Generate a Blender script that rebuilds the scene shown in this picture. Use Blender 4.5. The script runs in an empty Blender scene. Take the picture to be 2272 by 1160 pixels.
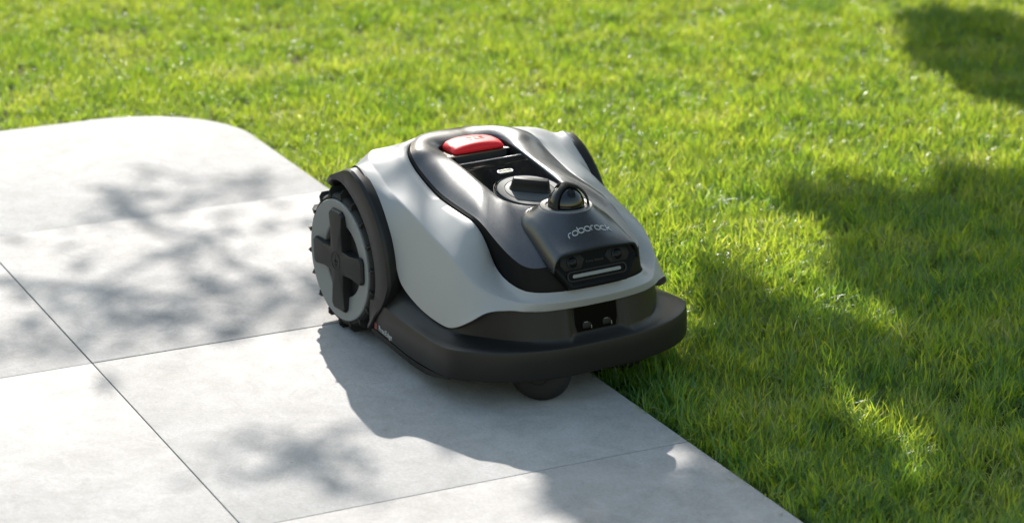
import bpy, bmesh, math, random
import numpy as np
from mathutils import Vector, Matrix

sc = bpy.context.scene
COL = sc.collection
R = math.radians
random.seed(7)
rng = np.random.default_rng(11)

# ------------------------------------------------------------------ camera
cam = bpy.data.cameras.new('camera')
cam_o = bpy.data.objects.new('camera', cam); COL.objects.link(cam_o)
cam.sensor_fit = 'HORIZONTAL'; cam.sensor_width = 36.0
cam.lens = 36.0 * 5628.39 / 2272.0
cam.clip_start = 0.05; cam.clip_end = 2000
_yaw, _pit = R(153.9566), R(18.8312)
_fw = Vector((math.cos(_yaw) * math.cos(_pit), math.sin(_yaw) * math.cos(_pit), -math.sin(_pit)))
cam_o.location = (4.24203, -1.21563, 1.67832)
cam_o.rotation_euler = _fw.to_track_quat('-Z', 'Y').to_euler()
cam.dof.use_dof = True; cam.dof.focus_distance = 4.55; cam.dof.aperture_fstop = 4.0
sc.camera = cam_o

# ------------------------------------------------------------------ sky and sun
SUN_TO = Vector((-1.343, 0.435, 1.0)).normalized()          # from the ground towards the sun
el = math.asin(SUN_TO.z)
world = bpy.data.worlds.new('World'); sc.world = world; world.use_nodes = True
wt = world.node_tree; wt.nodes.clear()
sky = wt.nodes.new('ShaderNodeTexSky'); sky.sky_type = 'NISHITA'; sky.sun_disc = False
sky.sun_elevation = el; sky.sun_rotation = math.atan2(SUN_TO.x, SUN_TO.y)
sky.air_density = 2.2; sky.dust_density = 1.5; sky.ozone_density = 1.5
bg = wt.nodes.new('ShaderNodeBackground'); bg.inputs['Strength'].default_value = 0.112
wo = wt.nodes.new('ShaderNodeOutputWorld')
wt.links.new(sky.outputs[0], bg.inputs[0]); wt.links.new(bg.outputs[0], wo.inputs[0])
sun = bpy.data.lights.new('sun', 'SUN'); sun.energy = 4.3; sun.angle = R(0.53); sun.color = (1.0, 0.955, 0.88)
sun_o = bpy.data.objects.new('sun', sun); COL.objects.link(sun_o)
sun_o.rotation_euler = SUN_TO.to_track_quat('Z', 'Y').to_euler(); sun_o.location = (-6, 2, 6)
vs = sc.view_settings
vs.view_transform = 'Standard'; vs.look = 'None'; vs.gamma = 1.0; vs.use_curve_mapping = False
vs.exposure = 1.52
sc.cycles.max_bounces = 8; sc.cycles.transparent_max_bounces = 8

# ------------------------------------------------------------------ helpers
def mat(name, color, rough=0.5, metal=0.0, spec=0.5, coat=0.0, noise=None, bump=None, flake=0.0):
    """noise=(scale, amount): mottled base colour; bump=(scale, strength, distance); flake: sparkle of metallic paint"""
    m = bpy.data.materials.new(name); m.use_nodes = True
    nt = m.node_tree; b = nt.nodes['Principled BSDF']
    b.inputs['Base Color'].default_value = (*color, 1)
    b.inputs['Roughness'].default_value = rough
    b.inputs['Metallic'].default_value = metal
    b.inputs['Specular IOR Level'].default_value = spec
    b.inputs['Coat Weight'].default_value = coat
    b.inputs['Coat Roughness'].default_value = 0.15
    tc = nt.nodes.new('ShaderNodeTexCoord')
    if noise:
        n = nt.nodes.new('ShaderNodeTexNoise'); n.inputs['Scale'].default_value = noise[0]; n.inputs['Detail'].default_value = 5
        r = nt.nodes.new('ShaderNodeValToRGB')
        a = noise[1]
        r.color_ramp.elements[0].position = 0.3; r.color_ramp.elements[1].position = 0.7
        r.color_ramp.elements[0].color = (*[c * (1 - a) for c in color], 1)
        r.color_ramp.elements[1].color = (*[c * (1 + a) for c in color], 1)
        nt.links.new(tc.outputs['Object'], n.inputs['Vector'])
        nt.links.new(n.outputs['Fac'], r.inputs[0]); nt.links.new(r.outputs[0], b.inputs['Base Color'])
    if flake:
        n = nt.nodes.new('ShaderNodeTexNoise'); n.inputs['Scale'].default_value = 1500; n.inputs['Detail'].default_value = 1
        mr = nt.nodes.new('ShaderNodeMapRange'); mr.inputs[1].default_value = .3; mr.inputs[2].default_value = .7
        mr.inputs[3].default_value = rough - flake; mr.inputs[4].default_value = rough + flake
        nt.links.new(tc.outputs['Object'], n.inputs['Vector']); nt.links.new(n.outputs['Fac'], mr.inputs[0])
        nt.links.new(mr.outputs[0], b.inputs['Roughness'])
    if bump:
        n = nt.nodes.new('ShaderNodeTexNoise'); n.inputs['Scale'].default_value = bump[0]; n.inputs['Detail'].default_value = 3
        bp = nt.nodes.new('ShaderNodeBump'); bp.inputs['Strength'].default_value = bump[1]; bp.inputs['Distance'].default_value = bump[2]
        nt.links.new(tc.outputs['Object'], n.inputs['Vector']); nt.links.new(n.outputs['Fac'], bp.inputs['Height'])
        nt.links.new(bp.outputs[0], b.inputs['Normal'])
    return m

def mesh_obj(name, verts, faces, m, parent=None, smooth=True, angle=38, bevel=None, loc=None):
    me = bpy.data.meshes.new(name)
    me.from_pydata([tuple(v) for v in verts], [], [tuple(f) for f in faces])
    bm = bmesh.new(); bm.from_mesh(me)
    bmesh.ops.remove_doubles(bm, verts=bm.verts, dist=1e-5)
    bmesh.ops.recalc_face_normals(bm, faces=bm.faces)
    if bevel:
        es = [e for e in bm.edges if len(e.link_faces) == 2 and e.calc_face_angle(0) > R(30)]
        bmesh.ops.bevel(bm, geom=es, offset=bevel, segments=2, profile=0.6, affect='EDGES', clamp_overlap=True)
    if smooth:
        for f in bm.faces: f.smooth = True
        for e in bm.edges:
            if len(e.link_faces) == 2 and e.calc_face_angle(0) > R(angle): e.smooth = False
    bm.to_mesh(me); bm.free()
    me.materials.append(m)
    o = bpy.data.objects.new(name, me); COL.objects.link(o)
    if parent: o.parent = parent
    if loc: o.location = loc
    return o

def empty(name, loc=(0, 0, 0), parent=None, rz=0.0):
    o = bpy.data.objects.new(name, None); COL.objects.link(o); o.empty_display_size = 0.05
    o.location = loc; o.rotation_euler = (0, 0, rz)
    if parent: o.parent = parent
    return o

def tag(o, label, cat, group=None, kind=None):
    o['label'] = label; o['category'] = cat
    if group: o['group'] = group
    if kind: o['kind'] = kind
    return o

def spline(pts, m, closed=False):
    """uniform Catmull-Rom through the stations, m samples a segment"""
    P = np.asarray(pts, float); n = len(P); out = []
    for i in range(n if closed else n - 1):
        if closed: a, b, c, d = P[(i - 1) % n], P[i], P[(i + 1) % n], P[(i + 2) % n]
        else:
            b, c = P[i], P[i + 1]
            a = P[i - 1] if i > 0 else b + (b - c)
            d = P[i + 2] if i + 2 < n else c + (c - b)
        for k in range(m):
            t = k / m
            out.append(.5 * (2 * b + (c - a) * t + (2 * a - 5 * b + 4 * c - d) * t * t + (3 * b - a - 3 * c + d) * t ** 3))
    if not closed: out.append(P[-1])
    return np.array(out)

def grid_faces(nr, ns, off=0, wrap_r=False, wrap_s=False):
    F = []
    for i in range(nr if wrap_r else nr - 1):
        for j in range(ns if wrap_s else ns - 1):
            i2, j2 = (i + 1) % nr, (j + 1) % ns
            F.append((off + i * ns + j, off + i * ns + j2, off + i2 * ns + j2, off + i2 * ns + j))
    return F

def loft(rows, wrap_r=False, wrap_s=False):
    rows = [np.asarray(r) for r in rows]; ns = len(rows[0])
    V = np.concatenate(rows); return V.tolist(), grid_faces(len(rows), ns, 0, wrap_r, wrap_s)

def mirror(V, F):
    n = len(V); V2 = [(v[0], -v[1], v[2]) for v in V]
    return list(map(tuple, V)) + V2, list(F) + [tuple(n + i for i in reversed(f)) for f in F]

def join(*parts):
    V, F = [], []
    for v, f in parts:
        n = len(V); V += [tuple(x) for x in v]; F += [tuple(n + i for i in q) for q in f]
    return V, F

def box(x0, x1, y0, y1, z0, z1):
    V = [(x, y, z) for x in (x0, x1) for y in (y0, y1) for z in (z0, z1)]
    return V, [(0, 1, 3, 2), (4, 6, 7, 5), (0, 4, 5, 1), (2, 3, 7, 6), (0, 2, 6, 4), (1, 5, 7, 3)]

def prism(poly, h0, h1, fr=None):
    """2-D polygon extruded between heights; fr(u, v, h) -> 3-D point"""
    fr = fr or (lambda u, v, h: (u, v, h)); n = len(poly)
    V = [fr(u, v, h0) for u, v in poly] + [fr(u, v, h1) for u, v in poly]
    F = [tuple(range(n - 1, -1, -1)), tuple(range(n, 2 * n))] + [(i, (i + 1) % n, n + (i + 1) % n, n + i) for i in range(n)]
    return V, F

def ringprism(outer, inner, h0, h1, fr):
    n = len(outer)
    rows = [[fr(u, v, h0) for u, v in outer], [fr(u, v, h1) for u, v in outer], [fr(u, v, h1) for u, v in inner], [fr(u, v, h0) for u, v in inner]]
    return loft(rows, wrap_r=True, wrap_s=True)

def rrect(w, h, r, n=6, cx=0, cy=0):
    P = []
    for sx, sy, a0 in ((1, 1, 0), (-1, 1, 90), (-1, -1, 180), (1, -1, 270)):
        for k in range(n + 1):
            a = R(a0 + 90 * k / n)
            P.append((cx + sx * (w / 2 - r) + r * math.cos(a), cy + sy * (h / 2 - r) + r * math.sin(a)))
    return P

def circle(r, n=40, cx=0, cy=0): return [(cx + r * math.cos(2 * math.pi * k / n), cy + r * math.sin(2 * math.pi * k / n)) for k in range(n)]

def lathe(prof, fr, n=64):
    """profile of (radius, height); fr(u, v, h)"""
    rows = [[fr(r * math.cos(2 * math.pi * k / n), r * math.sin(2 * math.pi * k / n), h) for k in range(n)] for r, h in prof]
    return loft(rows, wrap_s=True)

def tube(pts, radii, n=8, cap=True):
    pts = [Vector(p) for p in pts]; rows = []
    ref = Vector((0.31, 0.17, 0.93))
    for i, p in enumerate(pts):
        d = (pts[min(i + 1, len(pts) - 1)] - pts[max(i - 1, 0)]).normalized()
        a = d.cross(ref)
        if a.length < 1e-3: a = d.cross(Vector((1, 0, 0)))
        a.normalize(); b = d.cross(a)
        r = radii[i] if hasattr(radii, '__len__') else radii
        rows.append([tuple(p + (a * math.cos(2 * math.pi * k / n) + b * math.sin(2 * math.pi * k / n)) * r) for k in range(n)])
    V, F = loft(rows, wrap_s=True)
    if cap:
        F.append(tuple(range(n - 1, -1, -1))); m = len(V); F.append(tuple(range(m - n, m)))
    return V, F

def strokes(lines, w, h, fr):
    """ribbons of rectangular section along 2-D polylines, laid out by fr(u, v, h)"""
    parts = []
    for L in lines:
        L = np.asarray(L, float); n = len(L)
        closed = np.allclose(L[0], L[-1])
        T = np.gradient(L, axis=0)
        if closed: T[0] = T[-1] = L[1] - L[-2]
        T /= np.linalg.norm(T, axis=1)[:, None] + 1e-12
        N = np.stack([-T[:, 1], T[:, 0]], 1) * w / 2
        A, B = L + N, L - N
        rows = [[fr(u, v, 0) for u, v in A], [fr(u, v, h) for u, v in A], [fr(u, v, h) for u, v in B], [fr(u, v, 0) for u, v in B]]
        V, F = loft(rows, wrap_r=True)
        if not closed: F += [(0, n, 2 * n, 3 * n), (n - 1, 4 * n - 1, 3 * n - 1, 2 * n - 1)]
        parts.append((V, F))
    return join(*parts)

def font_mesh(text, size, fr, h=0.0004, res=3):
    cu = bpy.data.curves.new('t', 'FONT'); cu.body = text; cu.size = size; cu.extrude = 0.0; cu.resolution_u = res
    cu.align_x = 'CENTER'; cu.align_y = 'CENTER'
    o = bpy.data.objects.new('t', cu); COL.objects.link(o)
    dg = bpy.context.evaluated_depsgraph_get(); me = bpy.data.meshes.new_from_object(o.evaluated_get(dg))
    V = [(v.co.x, v.co.y) for v in me.vertices]; F = [tuple(p.vertices) for p in me.polygons]
    bpy.data.objects.remove(o); bpy.data.curves.remove(cu); bpy.data.meshes.remove(me)
    edges = {}
    for f in F:
        for a, b in zip(f, f[1:] + f[:1]): edges[(a, b)] = edges.get((a, b), 0) + 1
    n = len(V)
    VV = [fr(u, v, h) for u, v in V] + [fr(u, v, 0) for u, v in V]
    FF = list(F)
    for (a, b) in edges:
        if (b, a) not in edges: FF.append((a, n + a, n + b, b))
    return VV, FF

def vnoise(x, y, seed=0, scale=1.0):
    """smooth value noise, 0..1"""
    x = np.asarray(x) * scale + 137.3; y = np.asarray(y) * scale + 71.9
    xi, yi = np.floor(x).astype(int), np.floor(y).astype(int); fx, fy = x - xi, y - yi
    fx = fx * fx * (3 - 2 * fx); fy = fy * fy * (3 - 2 * fy)
    def h(a, b):
        v = np.sin(a * 127.1 + b * 311.7 + seed * 74.7) * 43758.5453
        return v - np.floor(v)
    return (h(xi, yi) * (1 - fx) + h(xi + 1, yi) * fx) * (1 - fy) + (h(xi, yi + 1) * (1 - fx) + h(xi + 1, yi + 1) * fx) * fy

# ------------------------------------------------------------------ ground, patio
M_soil = mat('soil', (0.035, 0.03, 0.016), 0.95, noise=(9, .35), bump=(60, .6, .01))
def far_lawn_material():
    m = bpy.data.materials.new('far_lawn'); m.use_nodes = True; nt = m.node_tree; b = nt.nodes['Principled BSDF']
    tc = nt.nodes.new('ShaderNodeTexCoord'); n = nt.nodes.new('ShaderNodeTexNoise'); n.inputs['Scale'].default_value = 40; n.inputs['Detail'].default_value = 6
    r = nt.nodes.new('ShaderNodeValToRGB'); r.color_ramp.elements[0].color = (.03, .03, .012, 1); r.color_ramp.elements[1].color = (.08, .08, .025, 1)
    nt.links.new(tc.outputs['Object'], n.inputs[0]); nt.links.new(n.outputs[0], r.inputs[0]); nt.links.new(r.outputs[0], b.inputs['Base Color'])
    b.inputs['Roughness'].default_value = 0.95; b.inputs['Specular IOR Level'].default_value = .05
    return m
M_far = far_lawn_material()
g = mesh_obj('lawn_ground', [(-400, -400, -.022), (400, -400, -.022), (400, 400, -.022), (-400, 400, -.022)], [(0, 1, 2, 3)], M_far, smooth=False)
g['kind'] = 'structure'; g['label'] = 'lawn soil under the grass around the patio'

def stone_material():
    m = bpy.data.materials.new('pale_stone'); m.use_nodes = True; nt = m.node_tree; L = nt.links; N = nt.nodes
    b = N['Principled BSDF']; geo = N.new('ShaderNodeNewGeometry'); oi = N.new('ShaderNodeObjectInfo')
    add = N.new('ShaderNodeVectorMath'); add.operation = 'ADD'
    sc_ = N.new('ShaderNodeVectorMath'); sc_.operation = 'SCALE'; sc_.inputs['Scale'].default_value = 7.0
    cmb = N.new('ShaderNodeCombineXYZ')
    for i in range(3): L.new(oi.outputs['Random'], cmb.inputs[i])
    L.new(cmb.outputs[0], sc_.inputs[0]); L.new(geo.outputs['Position'], add.inputs[0]); L.new(sc_.outputs[0], add.inputs[1])
    def noise(scale, detail=6, rough=.6, dist=0.0):
        n = N.new('ShaderNodeTexNoise'); n.inputs['Scale'].default_value = scale; n.inputs['Detail'].default_value = detail
        n.inputs['Roughness'].default_value = rough; n.inputs['Distortion'].default_value = dist
        L.new(add.outputs[0], n.inputs['Vector']); return n
    def ramp(src, p0, c0, p1, c1):
        r = N.new('ShaderNodeValToRGB'); e = r.color_ramp.elements
        e[0].position = p0; e[0].color = (*c0, 1); e[1].position = p1; e[1].color = (*c1, 1); L.new(src, r.inputs[0]); return r
    def mul(a, b_, fac=1.0):
        x = N.new('ShaderNodeMix'); x.data_type = 'RGBA'; x.blend_type = 'MULTIPLY'; x.inputs['Factor'].default_value = fac
        L.new(a, x.inputs['A']); L.new(b_, x.inputs['B']); return x.outputs['Result']
    big = ramp(noise(2.2, 5, .6, .6).outputs[0], .32, (.236, .2275, .225), .68, (.286, .2765, .273))
    mid = ramp(noise(17, 8, .72, .8).outputs[0], .3, (.82, .815, .80), .62, (1.03, 1.03, 1.03))
    fine = ramp(noise(190, 4, .7).outputs[0], .3, (.86, .855, .85), .65, (1.06, 1.06, 1.06))
    pit = ramp(noise(58, 5, .6).outputs[0], .27, (.86, .85, .84), .36, (1, 1, 1))
    fleck = ramp(noise(120, 2, .5, 1.5).outputs[0], .70, (1, 1, 1), .76, (1.25, 1.25, 1.25))
    c = mul(big.outputs[0], mid.outputs[0]); c = mul(c, fine.outputs[0]); c = mul(c, pit.outputs[0]); c = mul(c, fleck.outputs[0])
    mv = N.new('ShaderNodeMapRange'); mv.inputs[3].default_value = .955; mv.inputs[4].default_value = 1.035
    L.new(oi.outputs['Random'], mv.inputs[0]); c = mul(c, mv.outputs[0])
    stain = ramp(noise(5.5, 7, .7, 1.6).outputs[0], .28, (.88, .875, .865), .42, (1, 1, 1)); c = mul(c, stain.outputs[0])
    L.new(c, b.inputs['Base Color']); b.inputs['Roughness'].default_value = .8; b.inputs['Specular IOR Level'].default_value = .2
    hn = noise(45, 9, .75); h2 = noise(260, 3, .6)
    mm = N.new('ShaderNodeMath'); mm.operation = 'MULTIPLY_ADD'; mm.inputs[1].default_value = .35
    L.new(h2.outputs[0], mm.inputs[0]); L.new(hn.outputs[0], mm.inputs[2])
    bp = N.new('ShaderNodeBump'); bp.inputs['Strength'].default_value = .35; bp.inputs['Distance'].default_value = .004
    L.new(mm.outputs[0], bp.inputs['Height']); L.new(bp.outputs[0], b.inputs['Normal'])
    return m
M_stone = stone_material()
M_joint = mat('joint_sand', (.12, .114, .104), .95, noise=(120, .3))

TL = 0.8
CR = 0.30                                    # radius of the patio's rounded corner
def patio_poly(inset=0.0, x1=3.2, y0=-1.6, n=14):
    P = [(x1 - inset, y0 + inset), (x1 - inset, TL - inset)]
    cx, cy = -2 * TL + CR, TL - CR
    for k in range(n + 1):
        a = R(90 + 90 * k / n); P.append((cx + (CR - inset) * math.cos(a), cy + (CR - inset) * math.sin(a)))
    P.append((-2 * TL + inset, y0 + inset))
    return P
patio = mesh_obj('patio', *prism(patio_poly(.006), -.06, -.0055), M_joint, smooth=False)
patio['kind'] = 'structure'; patio['label'] = 'bed and joints under the pale stone paving'
slab_meshes = {}
for i in range(-2, 4):
    for j in range(-2, 1):
        g2 = .0011
        w = TL / 2 - g2
        if i == -2 and j == 0:
            n = 16; cxx, cyy = -w + CR, w - CR
            poly = [(-w, -w), (w, -w), (w, w)] + [(cxx + CR * math.cos(R(90 + 90 * k / n)), cyy + CR * math.sin(R(90 + 90 * k / n))) for k in range(n + 1)]
        else: poly = [(-w, -w), (w, -w), (w, w), (-w, w)]
        key = len(poly)
        if key not in slab_meshes:
            o = mesh_obj('paving_slab', *prism(poly, -.034, 0.0), M_stone, patio, bevel=.0016, angle=50); slab_meshes[key] = o.data
        else:
            o = bpy.data.objects.new('paving_slab', slab_meshes[key]); COL.objects.link(o); o.parent = patio
        o.location = ((i + .5) * TL, (j + .5) * TL, (0, .0006, -.0005, .0003)[(i * 3 + j) % 4])

# ------------------------------------------------------------------ robot mower
M_shell = mat('grey_shell_paint', (.212, .213, .216), .46, metal=.0, spec=.35, flake=.05, bump=(900, .06, .0006))
M_cover = mat('graphite_metallic_paint', (.046, .048, .052), .31, metal=.7, spec=.5, flake=.09, bump=(1100, .10, .0006))
M_skirt = mat('dark_brown_grey_plastic', (.0095, .0092, .0095), .42, spec=.2, flake=.05, bump=(900, .10, .0006))
M_black = mat('matt_black_plastic', (.006, .006, .0065), .5, spec=.2, bump=(800, .06, .0005))
M_gloss = mat('gloss_black_plastic', (.004, .004, .005), .03, spec=.5)
M_red = mat('red_plastic', (.50, .009, .013), .5, spec=.25, bump=(700, .12, .0006))
M_tyre = mat('black_rubber', (.008, .008, .0085), .72, spec=.3, bump=(500, .1, .0006))
M_rim = mat('grey_rim_plastic', (.135, .142, .146), .5, spec=.35, bump=(800, .05, .0005))
M_hub = mat('dark_hub_plastic', (.008, .0085, .0095), .5, spec=.25, bump=(800, .06, .0005))
M_chrome = mat('bright_metal', (.75, .76, .78), .18, metal=1.0)
M_ink = mat('pale_lettering', (.33, .335, .34), .35, metal=.2)
M_ink2 = mat('grey_lettering', (.32, .33, .34), .5)
M_inkd = mat('dim_lettering', (.022, .022, .022), .5, spec=.1)
M_redk = mat('dark_red_ink', (.09, .01, .008), .5)
M_ball = mat('gloss_black_ball', (.003, .003, .0035), .05, spec=.45)
M_panel = mat('black_panel', (.0022, .0022, .0026), .12, spec=.04)
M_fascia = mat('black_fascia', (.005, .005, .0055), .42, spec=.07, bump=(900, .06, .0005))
M_lens = mat('camera_glass', (.004, .005, .007), .08, spec=.1)
M_pin = mat('contact_metal', (.14, .14, .145), .42, metal=.8)
M_pod = mat('lens_surround', (.009, .0095, .0105), .4, spec=.1)
M_strip = mat('white_light_strip', (.125, .135, .14), .4)
M_dial = mat('dial_grey_plastic', (.06, .061, .063), .6, spec=.2)
M_silver = mat('brushed_grey_plastic', (.15, .153, .158), .36, metal=.5, flake=.05)

mower = empty('robot_mower', (0.0155184, 0.71460575, 0.0), rz=R(5.0))
tag(mower, 'grey and graphite robot lawn mower with red stop button on patio edge', 'lawn mower')

MS = 6   # samples a station
# stations run from the rear centre round the side to the front centre: E seam to the cover, C shoulder crease, B lower edge
ST = [
 ((-.015,.000,.352), (-.105,.000,.305), (-.165,.000,.150)),
 ((-.010,.033,.353), (-.100,.085,.305), (-.155,.100,.160)),
 ((.004,.065,.355), (-.070,.118,.316), (-.115,.165,.215)),
 ((.028,.095,.356), (-.022,.154,.336), (-.050,.192,.280)),
 ((.062,.122,.354), (.035,.190,.341), (.022,.222,.320)),
 ((.093,.137,.348), (.085,.197,.326), (.062,.226,.3345)),
 ((.130,.141,.331), (.131,.199,.307), (.120,.227,.305)),
 ((.200,.143,.309), (.180,.201,.294), (.172,.227,.252)),
 ((.250,.143,.301), (.240,.201,.277), (.204,.226,.180)),
 ((.300,.142,.296), (.290,.201,.261), (.227,.225,.149)),
 ((.335,.140,.291), (.338,.200,.248), (.290,.223,.126)),
 ((.358,.137,.276), (.372,.199,.236), (.360,.222,.1195)),
 ((.372,.133,.256), (.408,.193,.216), (.399,.219,.125)),
 ((.385,.130,.234), (.440,.180,.200), (.436,.209,.145)),
 ((.405,.129,.217), (.467,.160,.191), (.463,.187,.167)),
 ((.438,.129,.207), (.493,.141,.188), (.487,.157,.1725)),
 ((.475,.125,.203), (.511,.124,.188), (.503,.137,.172)),
 ((.498,.111,.202), (.523,.101,.188), (.516,.110,.171)),
 ((.513,.082,.202), (.531,.072,.188), (.524,.078,.171)),
 ((.521,.042,.202), (.536,.037,.188), (.529,.038,.171)),
 ((.523,.000,.202), (.538,.000,.188), (.530,.000,.171)),
]
E_, C_, B_ = (spline([s[k] for s in ST], MS) for k in range(3))
NS = len(E_)
def lerp(a, b, t): return a * (1 - t) + b * t
uu = np.linspace(0, len(ST) - 1, NS)
axis = np.stack([np.clip(E_[:, 0] * .7 + .06, -.02, .44), 0 * uu, 0 * uu + .2], 1)
inward = axis - B_; inward[:, 2] *= 0; inward /= np.linalg.norm(inward, axis=1)[:, None] + 1e-9
rows = [E_ + np.array([0, 0, -.014]) + inward * .0015, E_ + np.array([0, 0, -.0015])]
rows.append(lerp(E_, C_, .05) + np.array([0, 0, .0007]))
# the shoulder is a little hollow in front and over the wheel
hol = np.interp(uu, [0, 3, 5, 8, 11, 13, 15, 17, 20], [0, -.001, .000, .000, .000, -.003, -.003, -.0005, 0])
for t in (.25, .5, .75):
    rows.append(lerp(E_, C_, t) + np.array([0, 0, 1.0]) * (hol * 4 * t * (1 - t))[:, None])
q0, q2 = lerp(E_, C_, .94), lerp(C_, B_, .045)
q0 = q0 + np.array([0, 0, 1.0]) * (hol * .22)[:, None]
for t in (0, .25, .5, .75, 1): rows.append((1 - t) ** 2 * q0 + 2 * t * (1 - t) * C_ + t * t * q2)
bul = np.interp(uu, [0, 4, 6, 8, 10, 12, 14, 20], [.01, 0, .001, .004, .006, .003, 0, 0])
for t in (.28, .5, .72, .9):
    rows.append(lerp(C_, B_, t) - inward * (bul * 4 * t * (1 - t))[:, None])
rows += [B_ + np.array([0, 0, .0015]), B_ + inward * .002, B_ + inward * .012 + np.array([0, 0, 1.0]) * np.interp(uu, [5, 9], [-.012, .006])[:, None]]
V, F = mirror(*loft(rows))
shell = mesh_obj('body_shell', V, F, M_shell, mower, angle=44)
shell['label'] = 'light grey painted outer shell'

# top cover: seam E -> crease K -> console opening Q
KF = {10: (.337,.1345,.2965), 11: (.361,.134,.2895), 12: (.382,.1335,.281), 13: (.403,.1325,.272), 14: (.427,.1305,.262), 15: (.451,.127,.253),
      16: (.472,.121,.246), 17: (.488,.108,.243), 18: (.499,.082,.245), 19: (.506,.042,.250), 20: (.508,.000,.252)}
Kst = []
for i, s in enumerate(ST):
    if i in KF: Kst.append(KF[i])
    else:
        e = np.array(s[0]); d = np.array([np.clip(e[0], .06, .3), 0, e[2]]) - e; d /= np.linalg.norm(d)
        Kst.append(tuple(e + d * .006 + np.array([0, 0, .005])))
K_ = spline(Kst, MS)
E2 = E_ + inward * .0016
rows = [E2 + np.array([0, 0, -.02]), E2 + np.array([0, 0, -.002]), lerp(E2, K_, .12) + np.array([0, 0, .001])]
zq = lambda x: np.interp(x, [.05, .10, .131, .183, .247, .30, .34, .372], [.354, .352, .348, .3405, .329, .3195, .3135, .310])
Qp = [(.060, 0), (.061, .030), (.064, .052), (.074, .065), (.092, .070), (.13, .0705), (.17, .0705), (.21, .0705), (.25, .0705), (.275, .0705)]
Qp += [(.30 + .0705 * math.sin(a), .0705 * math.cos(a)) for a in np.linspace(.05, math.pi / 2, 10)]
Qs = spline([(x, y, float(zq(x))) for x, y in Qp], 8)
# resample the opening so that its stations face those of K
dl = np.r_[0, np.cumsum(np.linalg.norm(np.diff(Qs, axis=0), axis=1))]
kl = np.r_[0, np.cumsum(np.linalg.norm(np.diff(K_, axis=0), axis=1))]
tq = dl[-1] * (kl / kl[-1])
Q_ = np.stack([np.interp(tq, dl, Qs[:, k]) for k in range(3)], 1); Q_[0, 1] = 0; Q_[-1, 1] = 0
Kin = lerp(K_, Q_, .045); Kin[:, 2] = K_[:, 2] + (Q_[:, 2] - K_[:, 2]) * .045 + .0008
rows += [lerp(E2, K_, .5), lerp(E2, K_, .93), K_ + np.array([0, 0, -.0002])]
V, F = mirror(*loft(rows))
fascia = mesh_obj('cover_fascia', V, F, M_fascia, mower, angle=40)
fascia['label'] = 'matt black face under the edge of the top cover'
rows = [K_ + np.array([0, 0, -.003]) + inward * .001, K_ + np.array([0, 0, -.0005]), K_ + np.array([0, 0, .0002]), Kin]
bulge = np.interp(uu, [0, 6, 10, 14, 17, 20], [.006, .006, .006, .005, .004, .003])
for t in (.15, .3, .45, .6, .75, .88, .97):
    p = lerp(K_, Q_, t); p[:, 2] += bulge * 4 * t * (1 - t) + .0008 * (1 - t); rows.append(p)
Qd = Q_ + np.array([0, 0, -.0008]); rows.append(Qd)
qc = np.stack([np.clip(Q_[:, 0], .09, .30), 0 * uu, Q_[:, 2]], 1)
qin = qc - Q_; qin /= np.linalg.norm(qin, axis=1)[:, None] + 1e-9
rows += [Qd + qin * .0012 + np.array([0, 0, -.001]), Qd + qin * .0022 + np.array([0, 0, -.034])]
V, F = mirror(*loft(rows))
cover = mesh_obj('top_cover', V, F, M_cover, mower, angle=40)
cover['label'] = 'graphite metallic top cover'

# console: gloss panel in the opening, well under the stop button
pan = Qd + qin * .0021; sel = pan[:, 0] >= .158
pan = pan[sel]; pan[0, 0] = .1585
zt = zq(pan[:, 0]) - .0045
rowsP = []
for v in np.linspace(-1, 1, 15): rowsP.append(np.stack([pan[:, 0], pan[:, 1] * v, zt], 1))
top = loft(rowsP)
ed = [np.stack([0 * np.linspace(0, 1, 15) + .1585, pan[0, 1] * np.linspace(-1, 1, 15), 0 * np.linspace(0, 1, 15) + z], 1) for z in (zt[0], zt[0] - .02)]
console = mesh_obj('console_panel', *join(top, loft(ed)), M_gloss, mower, angle=40)
console['label'] = 'gloss black console panel reflecting the leaves'
mesh_obj('console_edge', *tube([(.1583, -.066, float(zt[0]) - .0006), (.1583, .066, float(zt[0]) - .0006)], .0016, 8), M_chrome, console)
well = mesh_obj('button_well', *join(box(.058, .16, -.069, .069, .318, .324)), M_black, mower)
house = mesh_obj('button_housing', *prism([(.06, .0), (.062, -.05), (.075, -.064), (.1235, -.064), (.1235, .064), (.075, .064), (.062, .05)], .3235, .3445), M_gloss, mower, bevel=.002)
mesh_obj('label_plate', *box(.1234, .1242, -.055, .055, .3255, .3425), mat('label_grey', (.018, .019, .021), .4, spec=.3), house)
rp = random.Random(4); prt = []
for k in range(46):
    if rp.random() < .14: continue
    z0 = .3268; yk = -.046 + k * .002
    prt.append(box(.1241, .1244, yk, yk + rp.uniform(.0008, .0016), z0, z0 + rp.uniform(.002, .0042)))
mesh_obj('fine_print', *join(*prt), mat('worn_print', (.10, .10, .105), .6), house, smooth=False)
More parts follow.
